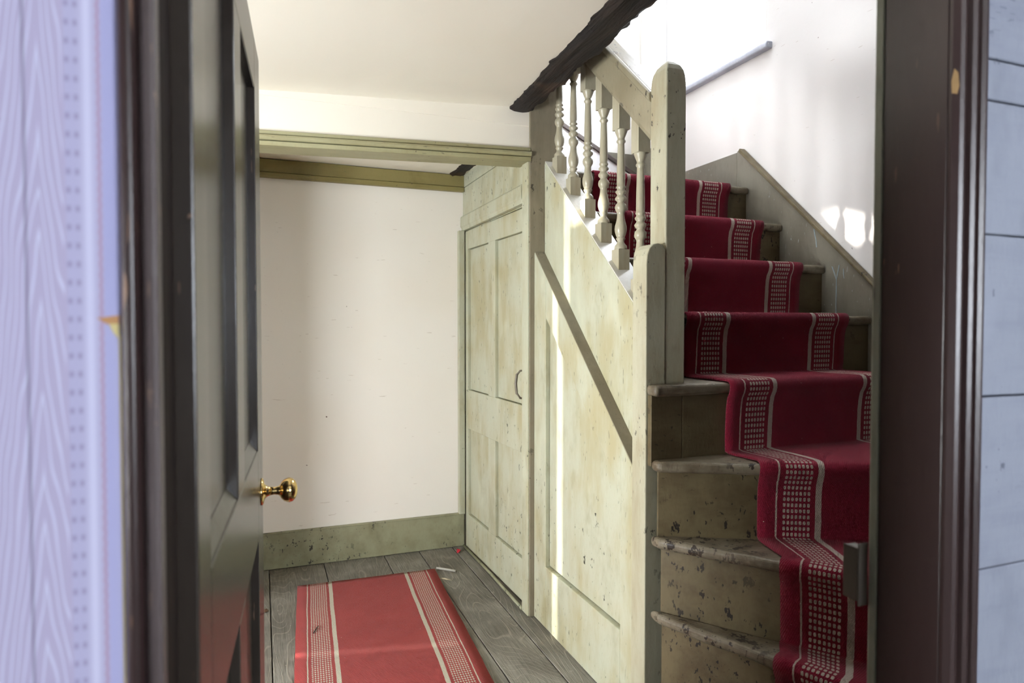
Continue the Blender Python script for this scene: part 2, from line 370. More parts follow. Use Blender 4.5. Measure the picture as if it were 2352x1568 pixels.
# far ceiling, near ceiling, cross beam
struct(mesh_obj('ceiling', box(XLW, 1.12, 2.60, YB, 2.117, 2.30), 'ceil'), 'low cream ceiling strip beyond the cross beam', 'ceiling')
def zc(x): return 2.133 + 0.060 * max(-0.3, x) / 1.07
V, Fc = [], []
nx, ny = 14, 12
for j in range(ny + 1):
    y = YD1 + (2.62 - YD1) * j / ny
    for i in range(nx + 1):
        x1 = 0.985 - (2.514 - y) * 0.066 + 0.004 * noise.noise(Vector((y * 9, 0, 2)))
        x = XLW + (x1 - XLW) * i / nx
        V.append((x, y, zc(x) + 0.004 * noise.noise(Vector((x * 2, y * 2, 0)))))
n0 = len(V)
V += [(v[0], v[1], v[2] + 0.12) for v in V[:n0]]
for j in range(ny):
    for i in range(nx):
        a = j * (nx + 1) + i; Fc.append((a, a + 1, a + nx + 2, a + nx + 1)); a += n0; Fc.append((a, a + nx + 1, a + nx + 2, a + 1))
for j in range(ny):
    a = j * (nx + 1) + nx; Fc.append((a, a + n0, a + nx + 1 + n0, a + nx + 1)); a = j * (nx + 1); Fc.append((a, a + nx + 1, a + nx + 1 + n0, a + n0))
for i in range(nx):
    Fc.append((i, i + n0, i + 1 + n0, i + 1)); a = ny * (nx + 1) + i; Fc.append((a, a + 1, a + 1 + n0, a + n0))
struct(mesh_obj('ceiling', (V, Fc), 'ceil', smooth=False), 'cream plaster ceiling over the near hallway', 'ceiling')
def zbm(x): return 1.929 + 0.034 * x
cb = struct(empty('trim_2', (0, 2.6, 1.93)), 'plastered cross beam with pale green moulding under its lower edge', 'beam')
def xsec(prof, x): return [(x, p[0], p[1] + zbm(x)) for p in prof]
XB0, XB1 = XLW, XP
core = [(2.604, 0.03), (2.604, 0.28), (2.71, 0.28), (2.71, 0.03)]
mesh_obj('plaster_face', sweep(xsec(core, XB0), xsec(core, XB1)), 'ceil', cb)
m1 = [(2.588, 0.042), (2.588, 0.056), (2.606, 0.058), (2.606, 0.040)]
m2 = [(2.578, 0.020), (2.573, 0.030), (2.577, 0.0385), (2.606, 0.0385), (2.606, 0.018)]
m3 = [(2.586, 0.000), (2.584, 0.017), (2.606, 0.017), (2.712, 0.020), (2.712, 0.0)]
for q, pr in enumerate((m1, m2, m3)): mesh_obj('moulding', sweep(xsec(pr, XB0), xsec(pr, XB1)), 'moulding', cb, bevel=0.0025)

# dark trimmer beam along the stair opening
tr = struct(empty('trim_3', (1.0, 1.6, 2.17)), 'dark rough oak beam along the edge of the stair opening', 'beam')
def rough_beam(y0, y1, n, xl, xr, z0, z1, amp):
    V, Fc = [], []; segs = 5
    for j in range(n + 1):
        y = y0 + (y1 - y0) * j / n; a, b = xl(y), xr(y); ring = []
        for i in range(segs + 1):
            f = i / segs; e = amp * noise.noise(Vector((y * 6, f * 4, 1.7)))
            edge = amp * 1.1 * (noise.noise(Vector((y * 14, f * 9, 4.2))) + .7 * noise.noise(Vector((y * 45, f * 9, 1.2)))) if i in (0, segs) else 0
            ring.append((a + (b - a) * f + edge, y, z0(y) + e * 0.7 + (0.008 if i in (0, segs) else 0)))
        ring += [(b + amp * 0.8 * noise.noise(Vector((y * 9, 3, 3))), y, z0(y) + 0.08), (b, y, z1), (a, y, z1), (a, y, z0(y) + 0.08)]
        V += ring
    k = segs + 5
    for j in range(n):
        for i in range(k): Fc.append((j * k + i, j * k + (i + 1) % k, (j + 1) * k + (i + 1) % k, (j + 1) * k + i))
    Fc += [tuple(range(k)), tuple(range(n * k, n * k + k))]
    return V, Fc
mesh_obj('near_beam', rough_beam(YD1, 2.603, 110, lambda y: 0.982 - (2.514 - y) * 0.066, lambda y: 1.082 - (2.5 - y) * 0.037, lambda y: 2.172, 2.46, 0.013), 'beam', tr)
mesh_obj('far_beam', rough_beam(2.70, YB - 0.01, 40, lambda y: 0.996, lambda y: 1.074, lambda y: 2.108, 2.30, 0.010), 'beam', tr)

# left end of hall : wall with two unseen doors, added to let light in
GY0, GY1, GZ1 = 0.76, 1.62, 1.99
PY0, PY1 = 2.62, 3.14
struct(mesh_obj('wall_left', join(box(XLW - .18, XLW, YD1 - .1, GY0, 0, 2.4), box(XLW - .18, XLW, GY1, PY0, 0, 2.4), box(XLW - .18, XLW, PY1, YB, 0, 2.4), box(XLW - .18, XLW, GY0, GY1, GZ1, 2.4), box(XLW - .18, XLW, PY0, PY1, GZ1, 2.4)), 'cream'), 'cream wall around the garden door out of view to the left', 'wall')
w2 = struct(empty('door_3', (XLW, GY0, 0)), 'glazed garden door lighting the hall from the left', 'door')
xg0, xg1 = XLW - 0.12, XLW - 0.07
for (a, b) in ((GY0, GY0 + .05), (GY1 - .05, GY1)): mesh_obj('stile', box(xg0, xg1, a, b, 0, GZ1), 'winframe', w2, bevel=.003)
for (a, b) in ((0.0, 0.05), (1.0, 1.04), (GZ1 - .04, GZ1)): mesh_obj('rail', box(xg0, xg1, GY0 + .05, GY1 - .05, a, b), 'winframe', w2, bevel=.003)
for (a, b) in ((.05, 1.0), (1.04, GZ1 - .04)): mesh_obj('pane', box(xg0 + .02, xg0 + .026, GY0 + .05, GY1 - .05, a, b), 'glass', w2)
tz = 0.0536
gs = 2.62 + (-0.009 - XLW) * 0.2137
hp0, hp1 = 1.885 + (XR - XLW) * 0.2137, 2.105 + (XR - XLW) * 0.2137
hz0, hz1 = 1.612 + (XR - XLW) * tz, 1.738 + (XR - XLW) * tz
SL = 0.012; sl_top = 1.80 + (1.145 - XLW) * tz
w4 = struct(empty('door_4', (XLW, PY0, 0)), 'plank back door with a gap between its boards, out of view to the left', 'door')  # gaps shaped to cast the sun streak and wall patches
for (a, b, c, d) in ((PY0, hp0, 0, GZ1), (hp0, hp1, 0, hz0), (hp0, hp1, hz1, GZ1), (hp1, gs - SL, 0, GZ1), (gs - SL, gs + SL, sl_top, GZ1), (gs + SL, PY1, 0, GZ1)):
    if b - a > .004: mesh_obj('plank', box(XLW - .02, XLW, a, b, c, d), 'jamb', w4)
struct(mesh_obj('wall_garden', box(-3.1, -2.95, -1.5, 2.35, 0, 2.7), 'brick'), 'brick garden wall outside the garden door', 'wall')  # blocker added out of view to hold back sky light
struct(mesh_obj('floor_garden', box(-9, XLW - .18, -3, 7, -0.2, -0.06), 'ground'), 'gravel ground outside the garden door', 'ground')
struct(mesh_obj('wall_hall_front', box(XLW, -0.11, YD1, YD1 + .015, 0, 2.13), 'jamb'), 'dark boarded hall side of the doorway wall', 'wall')  # dark boards added out of view to cut bounce onto the stairs

# ------------------------------------------------------------------ stairwell shell
WY0, WY1, WZ0, WZ1 = 2.50, 3.46, 2.60, 3.80
T = 0.26
struct(mesh_obj('wall_right', join(box(XR, XR + T, YD0, WY0, -.1, 4.7), box(XR, XR + T, WY1, YB, -.1, 4.7), box(XR, XR + T, WY0, WY1, -.1, WZ0 - 0.03), box(XR, XR + T, WY0, WY1, WZ1, 4.7)), 'stairwall'),
       'pale cream plaster wall rising beside the stairs', 'wall')
KX0, KX1, KY0, KY1 = 0.97, 1.60, 1.75, 2.60
struct(mesh_obj('ceiling', join(box(0.8, KX0, YD0, YB + .1, 4.6, 4.8), box(KX1, XR + .3, YD0, YB + .1, 4.6, 4.8), box(KX0, KX1, YD0, KY0, 4.6, 4.8), box(KX0, KX1, KY1, YB + .1, 4.6, 4.8)), 'ceil'), 'high ceiling over the stairwell', 'ceiling')
struct(mesh_obj('floor_upper', box(XLW - .18, 0.95, YD0, YB + .2, 2.40, 2.55), 'floor'), 'boards of the storey above the hallway ceiling', 'floor')
struct(mesh_obj('wall_upper', box(0.86, 0.95, YD0, YB, 2.55, 4.6), 'stairwall'), 'upper floor wall above the dark beam', 'wall')
struct(mesh_obj('wall_front', box(0.86, XR, YD1, YD1 + .015, -.1, 4.6), 'jamb'), 'dark boarded stair wall behind the right door jamb', 'wall')  # unseen wall given dark paint to keep bounce off the risers
w5 = struct(empty('window_3', (KX0, KY0, 4.75)), 'skylight high over the stairwell', 'window')  # skylight added to brighten the sloping tops of rail and string
for (a, b, c, d) in ((KX0, KX0 + .04, KY0, KY1), (KX1 - .04, KX1, KY0, KY1), (KX0 + .04, KX1 - .04, KY0, KY0 + .04), (KX0 + .04, KX1 - .04, KY1 - .04, KY1)): mesh_obj('frame', box(a, b, c, d, 4.72, 4.76), 'winframe', w5)
mesh_obj('pane', box(KX0 + .04, KX1 - .04, KY0 + .04, KY1 - .04, 4.738, 4.743), 'glass', w5)
wn = struct(empty('window_1', (XR + .12, WY0, WZ0)), 'bright overexposed casement window above the stairs', 'window')
xw0, xw1 = XR + 0.10, XR + 0.15
for (a, b) in ((WY0, WY0 + .045), (2.70, 2.765), (3.10, 3.20), (WY1 - .045, WY1)): mesh_obj('mullion', box(xw0, xw1, a, b, WZ0, WZ1), 'winframe', wn, bevel=.004)
for (a, b) in ((WZ0, WZ0 + .04), (WZ1 - .04, WZ1)): mesh_obj('frame_rail', box(xw0 + .004, xw1 - .004, WY0 + .045, WY1 - .045, a, b), 'winframe', wn, bevel=.004)
for (a, b) in ((WY0 + .045, 2.70), (2.765, 3.10), (3.20, WY1 - .045)):
    mesh_obj('pane', box(xw0 + .02, xw0 + .025, a, b, WZ0 + .04, WZ1 - .04), 'glass', wn)
    for zz in (2.88, 3.17, 3.46): mesh_obj('glazing_bar', box(xw0 + .012, xw0 + .034, a, b, zz, zz + .012), 'winframe', wn)
mesh_obj('sill', prism([(XR - 0.035, 2.566), (XR - 0.038, 2.585), (XR - 0.03, 2.598), (XR + T, 2.612), (XR + T, 2.566)], 'y', WY0 - 0.045, WY1 + 0.04), 'sill', wn, bevel=.006, segs=3)

# ------------------------------------------------------------------ understairs partition
NX, NW = 1.155, 0.072
pt = struct(empty('wall_understairs', (XP, 2.6, 0)), 'pale green panelled partition closing the space under the stairs', 'panelling')
mesh_obj('door_post', box(1.070, 1.100, 2.598, 2.668, 0, zbm(1.08) + 0.02), 'green', pt, bevel=.003)
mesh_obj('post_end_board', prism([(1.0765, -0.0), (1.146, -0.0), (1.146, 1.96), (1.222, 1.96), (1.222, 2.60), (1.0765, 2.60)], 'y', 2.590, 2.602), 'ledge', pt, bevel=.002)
mesh_obj('head_architrave', prism([(1.071, 1.800), (1.071, 1.816), (1.064, 1.824), (1.064, 1.876), (1.070, 1.884), (1.098, 1.884), (1.098, 1.800)], 'y', 2.668, YB), 'green', pt, bevel=.003)
mesh_obj('head_soffit', box(1.0985, 1.150, 2.61, YB, 1.797, 1.884), 'green', pt)
mesh_obj('hinge_jamb', box(1.046, 1.080, YB - 0.035, YB - 0.0005, 0.187, 1.80), 'green', pt, bevel=.003)
for (a, b) in ((1.884, 2.043), (2.0465, 2.16)): mesh_obj('board', box(XP, 1.105, 2.668, YB, a, b), 'green', pt, bevel=.0022)
mesh_obj('frieze_corner', box(1.056, 1.082, 3.50, YB, 2.16, 2.2), 'green', pt)
# spandrel : frame at X=1.098, panel at 1.118
XS = 1.098
def led(y): return 0.837 + (y - 1.812) * 0.9532      # top edge of the proud spandrel
def dia(y): return 0.725 + (y - 1.868) * 0.9440      # panel's sloping head
YL, YN = 2.600, 1.772
mesh_obj('left_stile', prism([(2.474, 0), (YL, 0), (YL, led(YL)), (2.474, led(2.474))], 'x', XS, 1.146), 'green', pt, bevel=.003)
mesh_obj('right_stile', prism([(YN, 0), (1.866, 0), (1.866, led(1.866)), (YN, led(YN))], 'x', XS, 1.146), 'green', pt, bevel=.003)
mesh_obj('sloping_rail', prism([(1.8665, dia(1.8665)), (2.4735, dia(2.4735)), (2.4735, led(2.4735)), (1.8665, led(1.8665))], 'x', XS + .0008, 1.146), 'green', pt, bevel=.003)
mesh_obj('bottom_rail', box(XS + .0004, 1.146, 1.8665, 2.4735, 0, 0.258), 'green', pt, bevel=.003)
mesh_obj('panel', prism([(1.869, 0.262), (2.4705, 0.262), (2.4705, dia(2.4705) - .004), (1.869, dia(1.869) - .004)], 'x', 1.118, 1.130), 'green', pt)
mesh_obj('panel_backing', prism([(1.86, 0.25), (2.48, 0.25), (2.48, dia(2.48)), (1.86, dia(1.86))], 'x', 1.132, 1.140), 'black', pt)
# ledge capping the spandrel, its shade put into the colour
def ledge_poly(y0, y1): return [(y0, led(y0)), (y1, led(y1)), (y1, led(y1) + .004), (y0, led(y0) + .004)]
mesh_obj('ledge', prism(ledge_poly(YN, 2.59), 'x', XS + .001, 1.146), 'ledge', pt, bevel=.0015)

# cupboard door under the stairs
cd = struct(empty('door_2', (1.083, 3.56, 0)), 'pale green four-panel cupboard door under the stairs', 'door')
HX, HY, LX, LY = 1.083, 3.556, 1.1085, 2.612
du = Vector((LX - HX, LY - HY, 0)); DL = du.length; du.normalize(); dn = Vector((-1, 0, 0)); dn = Vector((du.y, -du.x, 0))
if dn.x > 0: dn = -dn
def leaf(org, d, n, s0, s1, o0, o1, z0, z1):
    V = [];
    for s in (s0, s1):
        for o in (o0, o1):
            for z in (z0, z1): p = Vector(org) + d * s + n * o; V.append((p.x, p.y, z))
    return V, [(0, 1, 3, 2), (4, 6, 7, 5), (0, 4, 5, 1), (2, 3, 7, 6), (0, 2, 6, 4), (1, 5, 7, 3)]
O2 = (HX, HY, 0)
def L2(nm, s0, s1, z0, z1, o0=-0.032, o1=0.0, mat='green', bev=.002): return mesh_obj(nm, leaf(O2, du, dn, s0, s1, o0, o1, z0, z1), mat, cd, bevel=bev)
pa0, pa1, pb0, pb1 = 0.040, 0.366, 0.466, 0.852
L2('stile', 0, pa0, 0.004, 1.794); L2('stile', pb1, DL, 0.004, 1.794)
L2('muntin', pa1, pb0, 0.902, 1.692); L2('muntin', pa1, pb0, 0.197, 0.684)
L2('top_rail', pa0, pb1, 1.692, 1.794); L2('lock_rail', pa0, pb1, 0.684, 0.902); L2('bottom_rail', pa0, pb1, 0.004, 0.197)
for (a, b) in ((pa0, pa1), (pb0, pb1)):
    for (z0, z1) in ((0.902, 1.692), (0.197, 0.684)): L2('panel', a + .0028, b - .0028, z0 + .0028, z1 - .0028, -0.026, -0.015, bev=.001)
L2('backing', pa0, pb1, 0.10, 1.75, -0.036, -0.0325, 'black', 0)
L2('keyhole', 0.842, 0.850, 0.775, 0.806, -0.002, 0.0008, 'black', 0)
def lp(s, o, z): p = Vector(O2) + du * s + dn * o; return (p.x, p.y, z)
hs = 0.826
hd = mesh_obj('handle', tube([lp(hs, 0.0, 1.062), lp(hs, 0.018, 1.062), lp(hs, 0.034, 1.045), lp(hs, 0.040, 1.005), lp(hs, 0.035, 0.960), lp(hs, 0.018, 0.938), lp(hs, 0.0, 0.936)], [0.0045, .005, .006, .0068, .006, .005, .0045], 10), 'iron', cd, smooth=True)
L2('handle_plate', hs - .012, hs + .012, 1.050, 1.082, 0.0, 0.003, 'iron', .001); L2('handle_plate', hs - .012, hs + .012, 0.922, 0.948, 0.0, 0.003, 'iron', .001)
mesh_obj('threshold_strip', tube([(1.070, 3.56, 0.006), (1.074, 3.1, 0.008), (1.072, 2.67, 0.006)], 0.007, 8), 'skirt', pt, smooth=True)

# ------------------------------------------------------------------ staircase
Z = [0, .185, .410, .635, .862, 1.088, 1.303, 1.517, 1.727, 1.938]
NY = {5: 1.655, 6: 1.870, 7: 2.100, 8: 2.345, 9: 2.570}
ANG = {4: 27, 3: 55, 2: 68, 1: 90, 5: 0}
O = Vector((1.088, 1.648))
st = thing(empty('staircase', (1.6, 1.7, 0)), 'old painted wooden staircase with turned balusters and winding lower steps', 'staircase')
def ldir(k): a = math.radians(ANG[k]); return Vector((math.cos(a), -math.sin(a)))
def lnor(k): a = math.radians(ANG[k]); return Vector((math.sin(a), math.cos(a)))
XE, YE = XR - 0.026, YD1 + 0.016
def hit(k, off=0.0):
    d = ldir(k); o = O + lnor(k) * off; t = 9
    if d.x > 1e-6: t = min(t, (XE - o.x) / d.x)
    if d.y < -1e-6: t = min(t, (YE - o.y) / d.y)
    return o + d * t, t, o
TH = 0.034
def wornline(p, q, seed, amp=0.0035, step=0.03):
    n = max(2, int((q - p).length / step)); d = (q - p) / n; nr = Vector((-(q - p).y, (q - p).x)).normalized(); out = []
    for i in range(n + 1):
        e = noise.noise(Vector((i * 0.55, seed * 3.3, 0))) * amp + (noise.noise(Vector((i * 1.9, seed, 9))) * amp * 0.6)
        out.append(tuple(p + d * i + nr * e))
    return out
def tread(poly, z, seed):
    V, Fc = prism(poly, 'z', z - TH, z)
    V = [(x, y, zz + (0.003 * noise.noise(Vector((x * 6, y * 6, seed))) if zz > z - 0.01 else 0.004 * noise.noise(Vector((x * 9, y * 9, seed))))) for x, y, zz in V]
    return mesh_obj('tread', (V, Fc), 'nosing', st, bevel=.013, segs=4, angle=50)
# winders 1-4
for k in (1, 2, 3, 4):
    e0, t0, o0 = hit(k); e1, t1, o1 = hit(k + 1, 0.03) if k < 4 else (Vector((XE, NY[5] + .03)), 0, Vector((O.x, NY[5] + .03)))
    s0 = o0 + ldir(k) * 0.012
    front = wornline(s0, e0, k)
    poly = list(front)
    c = Vector((XE, YE))
    if abs(e0.x - XE) > 1e-4 and abs(e1.x - XE) < 1e-4: poly.append((XE, YE))
    poly.append(tuple(e1)); poly.append((O.x + 0.004, O.y + 0.034))
    tread(poly, Z[k], k)
    er, tr_, orr = hit(k, 0.022); e2, _, o2 = hit(k, 0.042)
    s = orr + ldir(k) * 0.010; s2 = o2 + ldir(k) * 0.010
    mesh_obj('riser', prism([tuple(s), tuple(er), tuple(e2), tuple(s2)], 'z', Z[k - 1] - 0.02, Z[k] - TH + .002), 'stairpaint', st, bevel=.002)
# straight steps
for k in (5, 6, 7, 8):
    x0 = 1.0915 if k == 5 else 1.236
    poly = wornline(Vector((x0, NY[k])), Vector((XE, NY[k])), k) + [(XE, NY[k + 1] + .03), (1.236, NY[k + 1] + .03)]
    if k == 5: poly += [(1.236, 1.79), (x0, 1.79)]
    tread(poly, Z[k], k)
tread(wornline(Vector((1.236, NY[9])), Vector((XE, NY[9])), 9) + [(XE, YB - .004), (1.236, YB - .004)], Z[9], 9)
for k in (5, 6, 7, 8, 9):
    y = NY[k] + .022
    spans = [(1.0925, 1.2025), (1.2040, XE)] if k == 5 else [(1.236, XE)]
    for (a, b) in spans: mesh_obj('riser', box(a, b, y, y + .02, Z[k - 1] - .02, Z[k] - TH + .002), 'stairpaint', st, bevel=.0015)
# outer string
def stz(y): return 1.349 + (y - 1.88) * 0.873
mesh_obj('outer_string', prism([(1.776, stz(1.776) - .50), (2.592, stz(2.592) - .50), (2.592, stz(2.592)), (1.776, stz(1.776))], 'x', 1.145, 1.236), 'green', st, bevel=.004)
mesh_obj('string_cap', prism([(1.788, stz(1.788) - .001), (2.589, stz(2.589) - .001), (2.589, stz(2.589) + .004), (1.788, stz(1.788) + .004)], 'x', 1.147, 1.236), 'cap', st)  # strip added on the green string to carry the pale lit top
# wall string with landing skirting
def wsz(y): return 1.423 + (y - 1.871) * 0.9263
ws = mesh_obj('wall_string', prism([(1.25, 0.35), (1.25, wsz(1.25)), (2.640, 2.134), (2.663, 2.134), (2.663, 1.75), (2.2, 1.10)], 'x', XR - .026, XR - .001), 'string', st, bevel=.004)
mesh_obj('string_cap', prism([(1.25, wsz(1.25) - .002), (1.25, wsz(1.25) + .010), (2.636, wsz(2.636) + .010), (2.648, 2.128)], 'x', XR - .034, XR - .001), 'stairpaint', st, bevel=.004)
mesh_obj('landing_skirting', box(XR - .024, XR - .001, 2.6645, 3.40, 1.93, 2.128), 'string', st, bevel=.003)
mesh_obj('landing_skirting', box(XR - .024, XR - .001, 3.402, YB - .001, 1.93, 2.345), 'string', st, bevel=.003)
mesh_obj('landing_skirting', box(1.98, XR - .026, YB - .016, YB - .001, 1.93, 2.335), 'string', st, bevel=.003)
def wz(x): return 2.443 - (x - 1.70) * 0.520
mesh_obj('winder_string', prism([(1.236, 1.93), (2.20, 1.93), (2.20, wz(2.20)), (1.236, wz(1.236))], 'y', YB - .030, YB - .018), 'winframe', st)
mesh_obj('winder_string_cap', prism([(2.21, wz(2.21)), (1.236, wz(1.236)), (1.236, wz(1.236) + .030), (2.21, wz(2.21) + .030)], 'y', YB - .042, YB - .017), 'darkcap', st, bevel=.004)
# newel with shaped head, and the shorter post planted beside it down to the floor
NY0, NY1 = 1.700, 1.787
nv = []
def newel():
    rings = []; cx, cy = NX + NW / 2, (NY0 + NY1) / 2
    for z, f in ((Z[5] - .01, 1), (1.5, 1), (2.012, 1), (2.035, .96), (2.052, .88), (2.068, .70), (2.080, .42), (2.087, .10)):
        rings.append([(cx + sx * NW / 2 * f, cy + sy * (NY1 - NY0) / 2 * f, z) for sx, sy in ((-1, -1), (1, -1), (1, 1), (-1, 1))])
    V = [v for r in rings for v in r]; Fc = [(0, 1, 2, 3), tuple(len(V) - 4 + i for i in range(4))]
    for i in range(len(rings) - 1):
        for k in range(4): Fc.append((4 * i + k, 4 * i + (k + 1) % 4, 4 * i + 4 + (k + 1) % 4, 4 * i + 4 + k))
    return V, Fc
mesh_obj('newel_post', newel(), 'newel', st, bevel=.004, segs=2, angle=60)
ph = [(1.086, 0.0), (1.1548, 0.0), (1.1548, 1.497), (1.145, 1.512), (1.128, 1.517), (1.110, 1.514), (1.096, 1.500), (1.088, 1.480), (1.086, 1.455)]
mesh_obj('half_post', prism(ph, 'y', 1.6985, 1.7755), 'newel', st, bevel=.003)
# handrail
def rzb(y): return 1.850 + (y - 1.79) * 0.900
RY0, RY1 = 1.7865, 2.70
def railsec(y):
    b = rzb(y); return [(1.160, y, b), (1.222, y, b), (1.226, y, b + .02), (1.226, y, b + .122), (1.236, y, b + .130), (1.236, y, b + .150), (1.226, y, b + .160), (1.158, y, b + .160), (1.148, y, b + .150), (1.148, y, b + .130), (1.156, y, b + .122), (1.156, y, b + .02)]
mesh_obj('handrail', sweep(railsec(RY0), railsec(RY1)), 'rail', st, bevel=.003)
# balusters
def baluster_mesh():
    hb, ht = 0.105, 0.42     # turned part from hb to hb+ht
    h = .0225
    prof = [(.0225, .108), (.0225, .112), (.0215, .122), (.0155, .128), (.0125, .134), (.0125, .140), (.0165, .146), (.0165, .149), (.0135, .152), (.0170, .160), (.0205, .172), (.0215, .182), (.0205, .193), (.0170, .206), (.0140, .220), (.0128, .234), (.0130, .240), (.0150, .244), (.0195, .252), (.0205, .260), (.0185, .270), (.0130, .276), (.0125, .280), (.0195, .288), (.0203, .294), (.0150, .301), (.0125, .306), (.0180, .312), (.0190, .317), (.0145, .323), (.0135, .327), (.0165, .331), (.0165, .335), (.0140, .339), (.0148, .350), (.0146, .38), (.0138, .42), (.0128, .455), (.0120, .485), (.0120, .490), (.0160, .495), (.0160, .500), (.0125, .504), (.0130, .510), (.0170, .520), (.0210, .530), (.0225, .536), (.0225, .540)]
    prof = [(q_[0], .056 + (q_[1] - .108) * .975) for q_ in prof]
    t = lathe(prof, (0, 0, 0), 'z', 20)
    # square blocks, bottom cut to the string and top cut to the rail, with a chamfered shoulder
    def block(z00, z01, z10, z11):
        return [(-h, -h, z00), (h, -h, z00), (h, h, z01), (-h, h, z01), (-h, -h, z10), (h, -h, z10), (h, h, z11), (-h, h, z11)], [(0, 1, 2, 3), (4, 5, 6, 7), (0, 1, 5, 4), (1, 2, 6, 5), (2, 3, 7, 6), (3, 0, 4, 7)]
    b0 = block(-h * .873 - .004, h * .873 - .004, .056, .056)
    b1 = block(.475, .475, .60, .66)
    return join(t, b0, b1)
first = None
for i, y in enumerate((2.537, 2.404, 2.278, 2.152, 2.027, 1.899)):
    if first is None:
        o = mesh_obj('baluster', baluster_mesh(), 'baluster', st)
        for p in o.data.polygons: p.use_smooth = len(p.vertices) == 4 and p.area < 0.0006
        first = o
    else:
        o = bpy.data.objects.new('baluster', first.data); COL.objects.link(o); attach(o, st)
    o.location = (1.190, y, stz(y) + 0.001)
    o.rotation_euler = (0, 0, random.uniform(-.05, .05))

# ------------------------------------------------------------------ stair carpet
CW = 0.730
T0 = {1: .37, 2: .368, 3: .352, 4: .298}
X0 = {5: 1.360, 6: 1.353, 7: 1.358, 8: 1.372, 9: 1.372}
def edge_pts(k):
    if k <= 4:
        o = O; d = ldir(k); n = lnor(k); tm = min(CW, hit(k)[1] - T0[k] - .03); return o + d * T0[k], o + d * (T0[k] + tm), n
    return Vector((X0[k], NY[k])), Vector((X0[k] + CW, NY[k])), Vector((0, 1))
stations = []
for k in range(1, 10):
    L, R, n = edge_pts(k); zt, zb = Z[k], Z[k - 1]
    prof = [(.012, zb + .012), (.010, zb + .05), (.008, zb + (zt - zb) * .5), (.006, zt - .075), (.001, zt - .050), (-.009, zt - .032), (-.013, zt - .018), (-.0125, zt - .004), (-.007, zt + .006), (.004, zt + .0105), (.03, zt + .011)]
    if k == 1: prof[0] = (.012, .004)
    for s, z in prof: stations.append((L + n * s, R + n * s, z))
    if k < 9:
        L2_, R2_, n2 = edge_pts(k + 1)
        for f in (.25, .5, .75):
            stations.append(((L + n * .03).lerp(L2_ - n2 * .004, f), (R + n * .03).lerp(R2_ - n2 * .004, f), zt + .0105 - .002 * f))
        stations.append((L2_ - n2 * .002 , R2_ - n2 * .002, zt + .0095))
    else:
        for y in (2.8, 3.1, 3.4): stations.append((Vector((X0[9], y)), Vector((X0[9] + CW, y)), zt + .0105))
NU = 24; V, Fc, UVv = [], [], []
acc = 0.0; prev = None
for j, (L, R, z) in enumerate(stations):
    p = L.lerp(R, .15); cur = Vector((p.x, p.y, z))
    if prev is not None: acc += (cur - prev).length
    prev = cur
    for i in range(NU + 1):
        f = i / NU; q = L.lerp(R, f)
        dv = Vector((noise.noise(Vector((q.x * 7, z * 9, 1))), noise.noise(Vector((q.y * 7, z * 9, 5))), noise.noise(Vector((q.x * 8, q.y * 8, 2))))) * 0.0022
        V.append((q.x + dv.x, q.y + dv.y, z + dv.z * .6)); UVv.append((f * (R - L).length / CW, acc))
for j in range(len(stations) - 1):
    for i in range(NU):
        a = j * (NU + 1) + i; Fc.append((a, a + 1, a + NU + 2, a + NU + 1))
def uv_mesh(o, uvs):
    ul = o.data.uv_layers.new(name='UVMap')
    for lp_ in o.data.loops: ul.data[lp_.index].uv = uvs[lp_.vertex_index]
sr = mesh_obj('stair_runner', (V, Fc), 'stair_carpet', smooth=True); uv_mesh(sr, UVv)
bm = bmesh.new(); bm.from_mesh(sr.data); bm.normal_update(); bm.faces.ensure_lookup_table()
if sum(f.normal.z for f in bm.faces) < 0: bmesh.ops.reverse_faces(bm, faces=bm.faces)
bm.to_mesh(sr.data); bm.free()
md = sr.modifiers.new('thick', 'SOLIDIFY'); md.thickness = 0.007; md.offset = -1.0
thing(sr, 'crimson striped carpet runner climbing the stairs', 'carpet')

# hall floor runner
A, B = Vector((0.151, 3.288)), Vector((0.826, 3.268))
dirr = (Vector((0.091, 2.395)) - A).normalized() * 0.5 + (Vector((0.762, 2.138)) - B).normalized() * 0.5
LEN = 2.35; V, Fc, UVv = [], [], []
n1, n2 = 60, 16
for j in range(n1 + 1):
    for i in range(n2 + 1):
        f = i / n2; q = A.lerp(B, f) + dirr * (LEN * j / n1)
        q += Vector((noise.noise(Vector((j * .2, 3, 0))) * .003, 0))
        V.append((q.x, q.y, 0.0075 + 0.0012 * noise.noise(Vector((q.x * 5, q.y * 5, 0))))); UVv.append((f, LEN * j / n1))
for j in range(n1):
    for i in range(n2):
        a = j * (n2 + 1) + i; Fc.append((a, a + n2 + 1, a + n2 + 2, a + 1))
frn = mesh_obj('floor_runner', (V, Fc), 'floor_carpet', smooth=True); uv_mesh(frn, UVv)
bm = bmesh.new(); bm.from_mesh(frn.data); bm.normal_update(); bm.faces.ensure_lookup_table()
if bm.faces[0].normal.z < 0: bmesh.ops.reverse_faces(bm, faces=bm.faces)
bm.to_mesh(frn.data); bm.free()
md = frn.modifiers.new('thick', 'SOLIDIFY'); md.thickness = 0.006; md.offset = -1.0
thing(frn, 'faded red runner with cream striped borders on the hall floor', 'carpet')

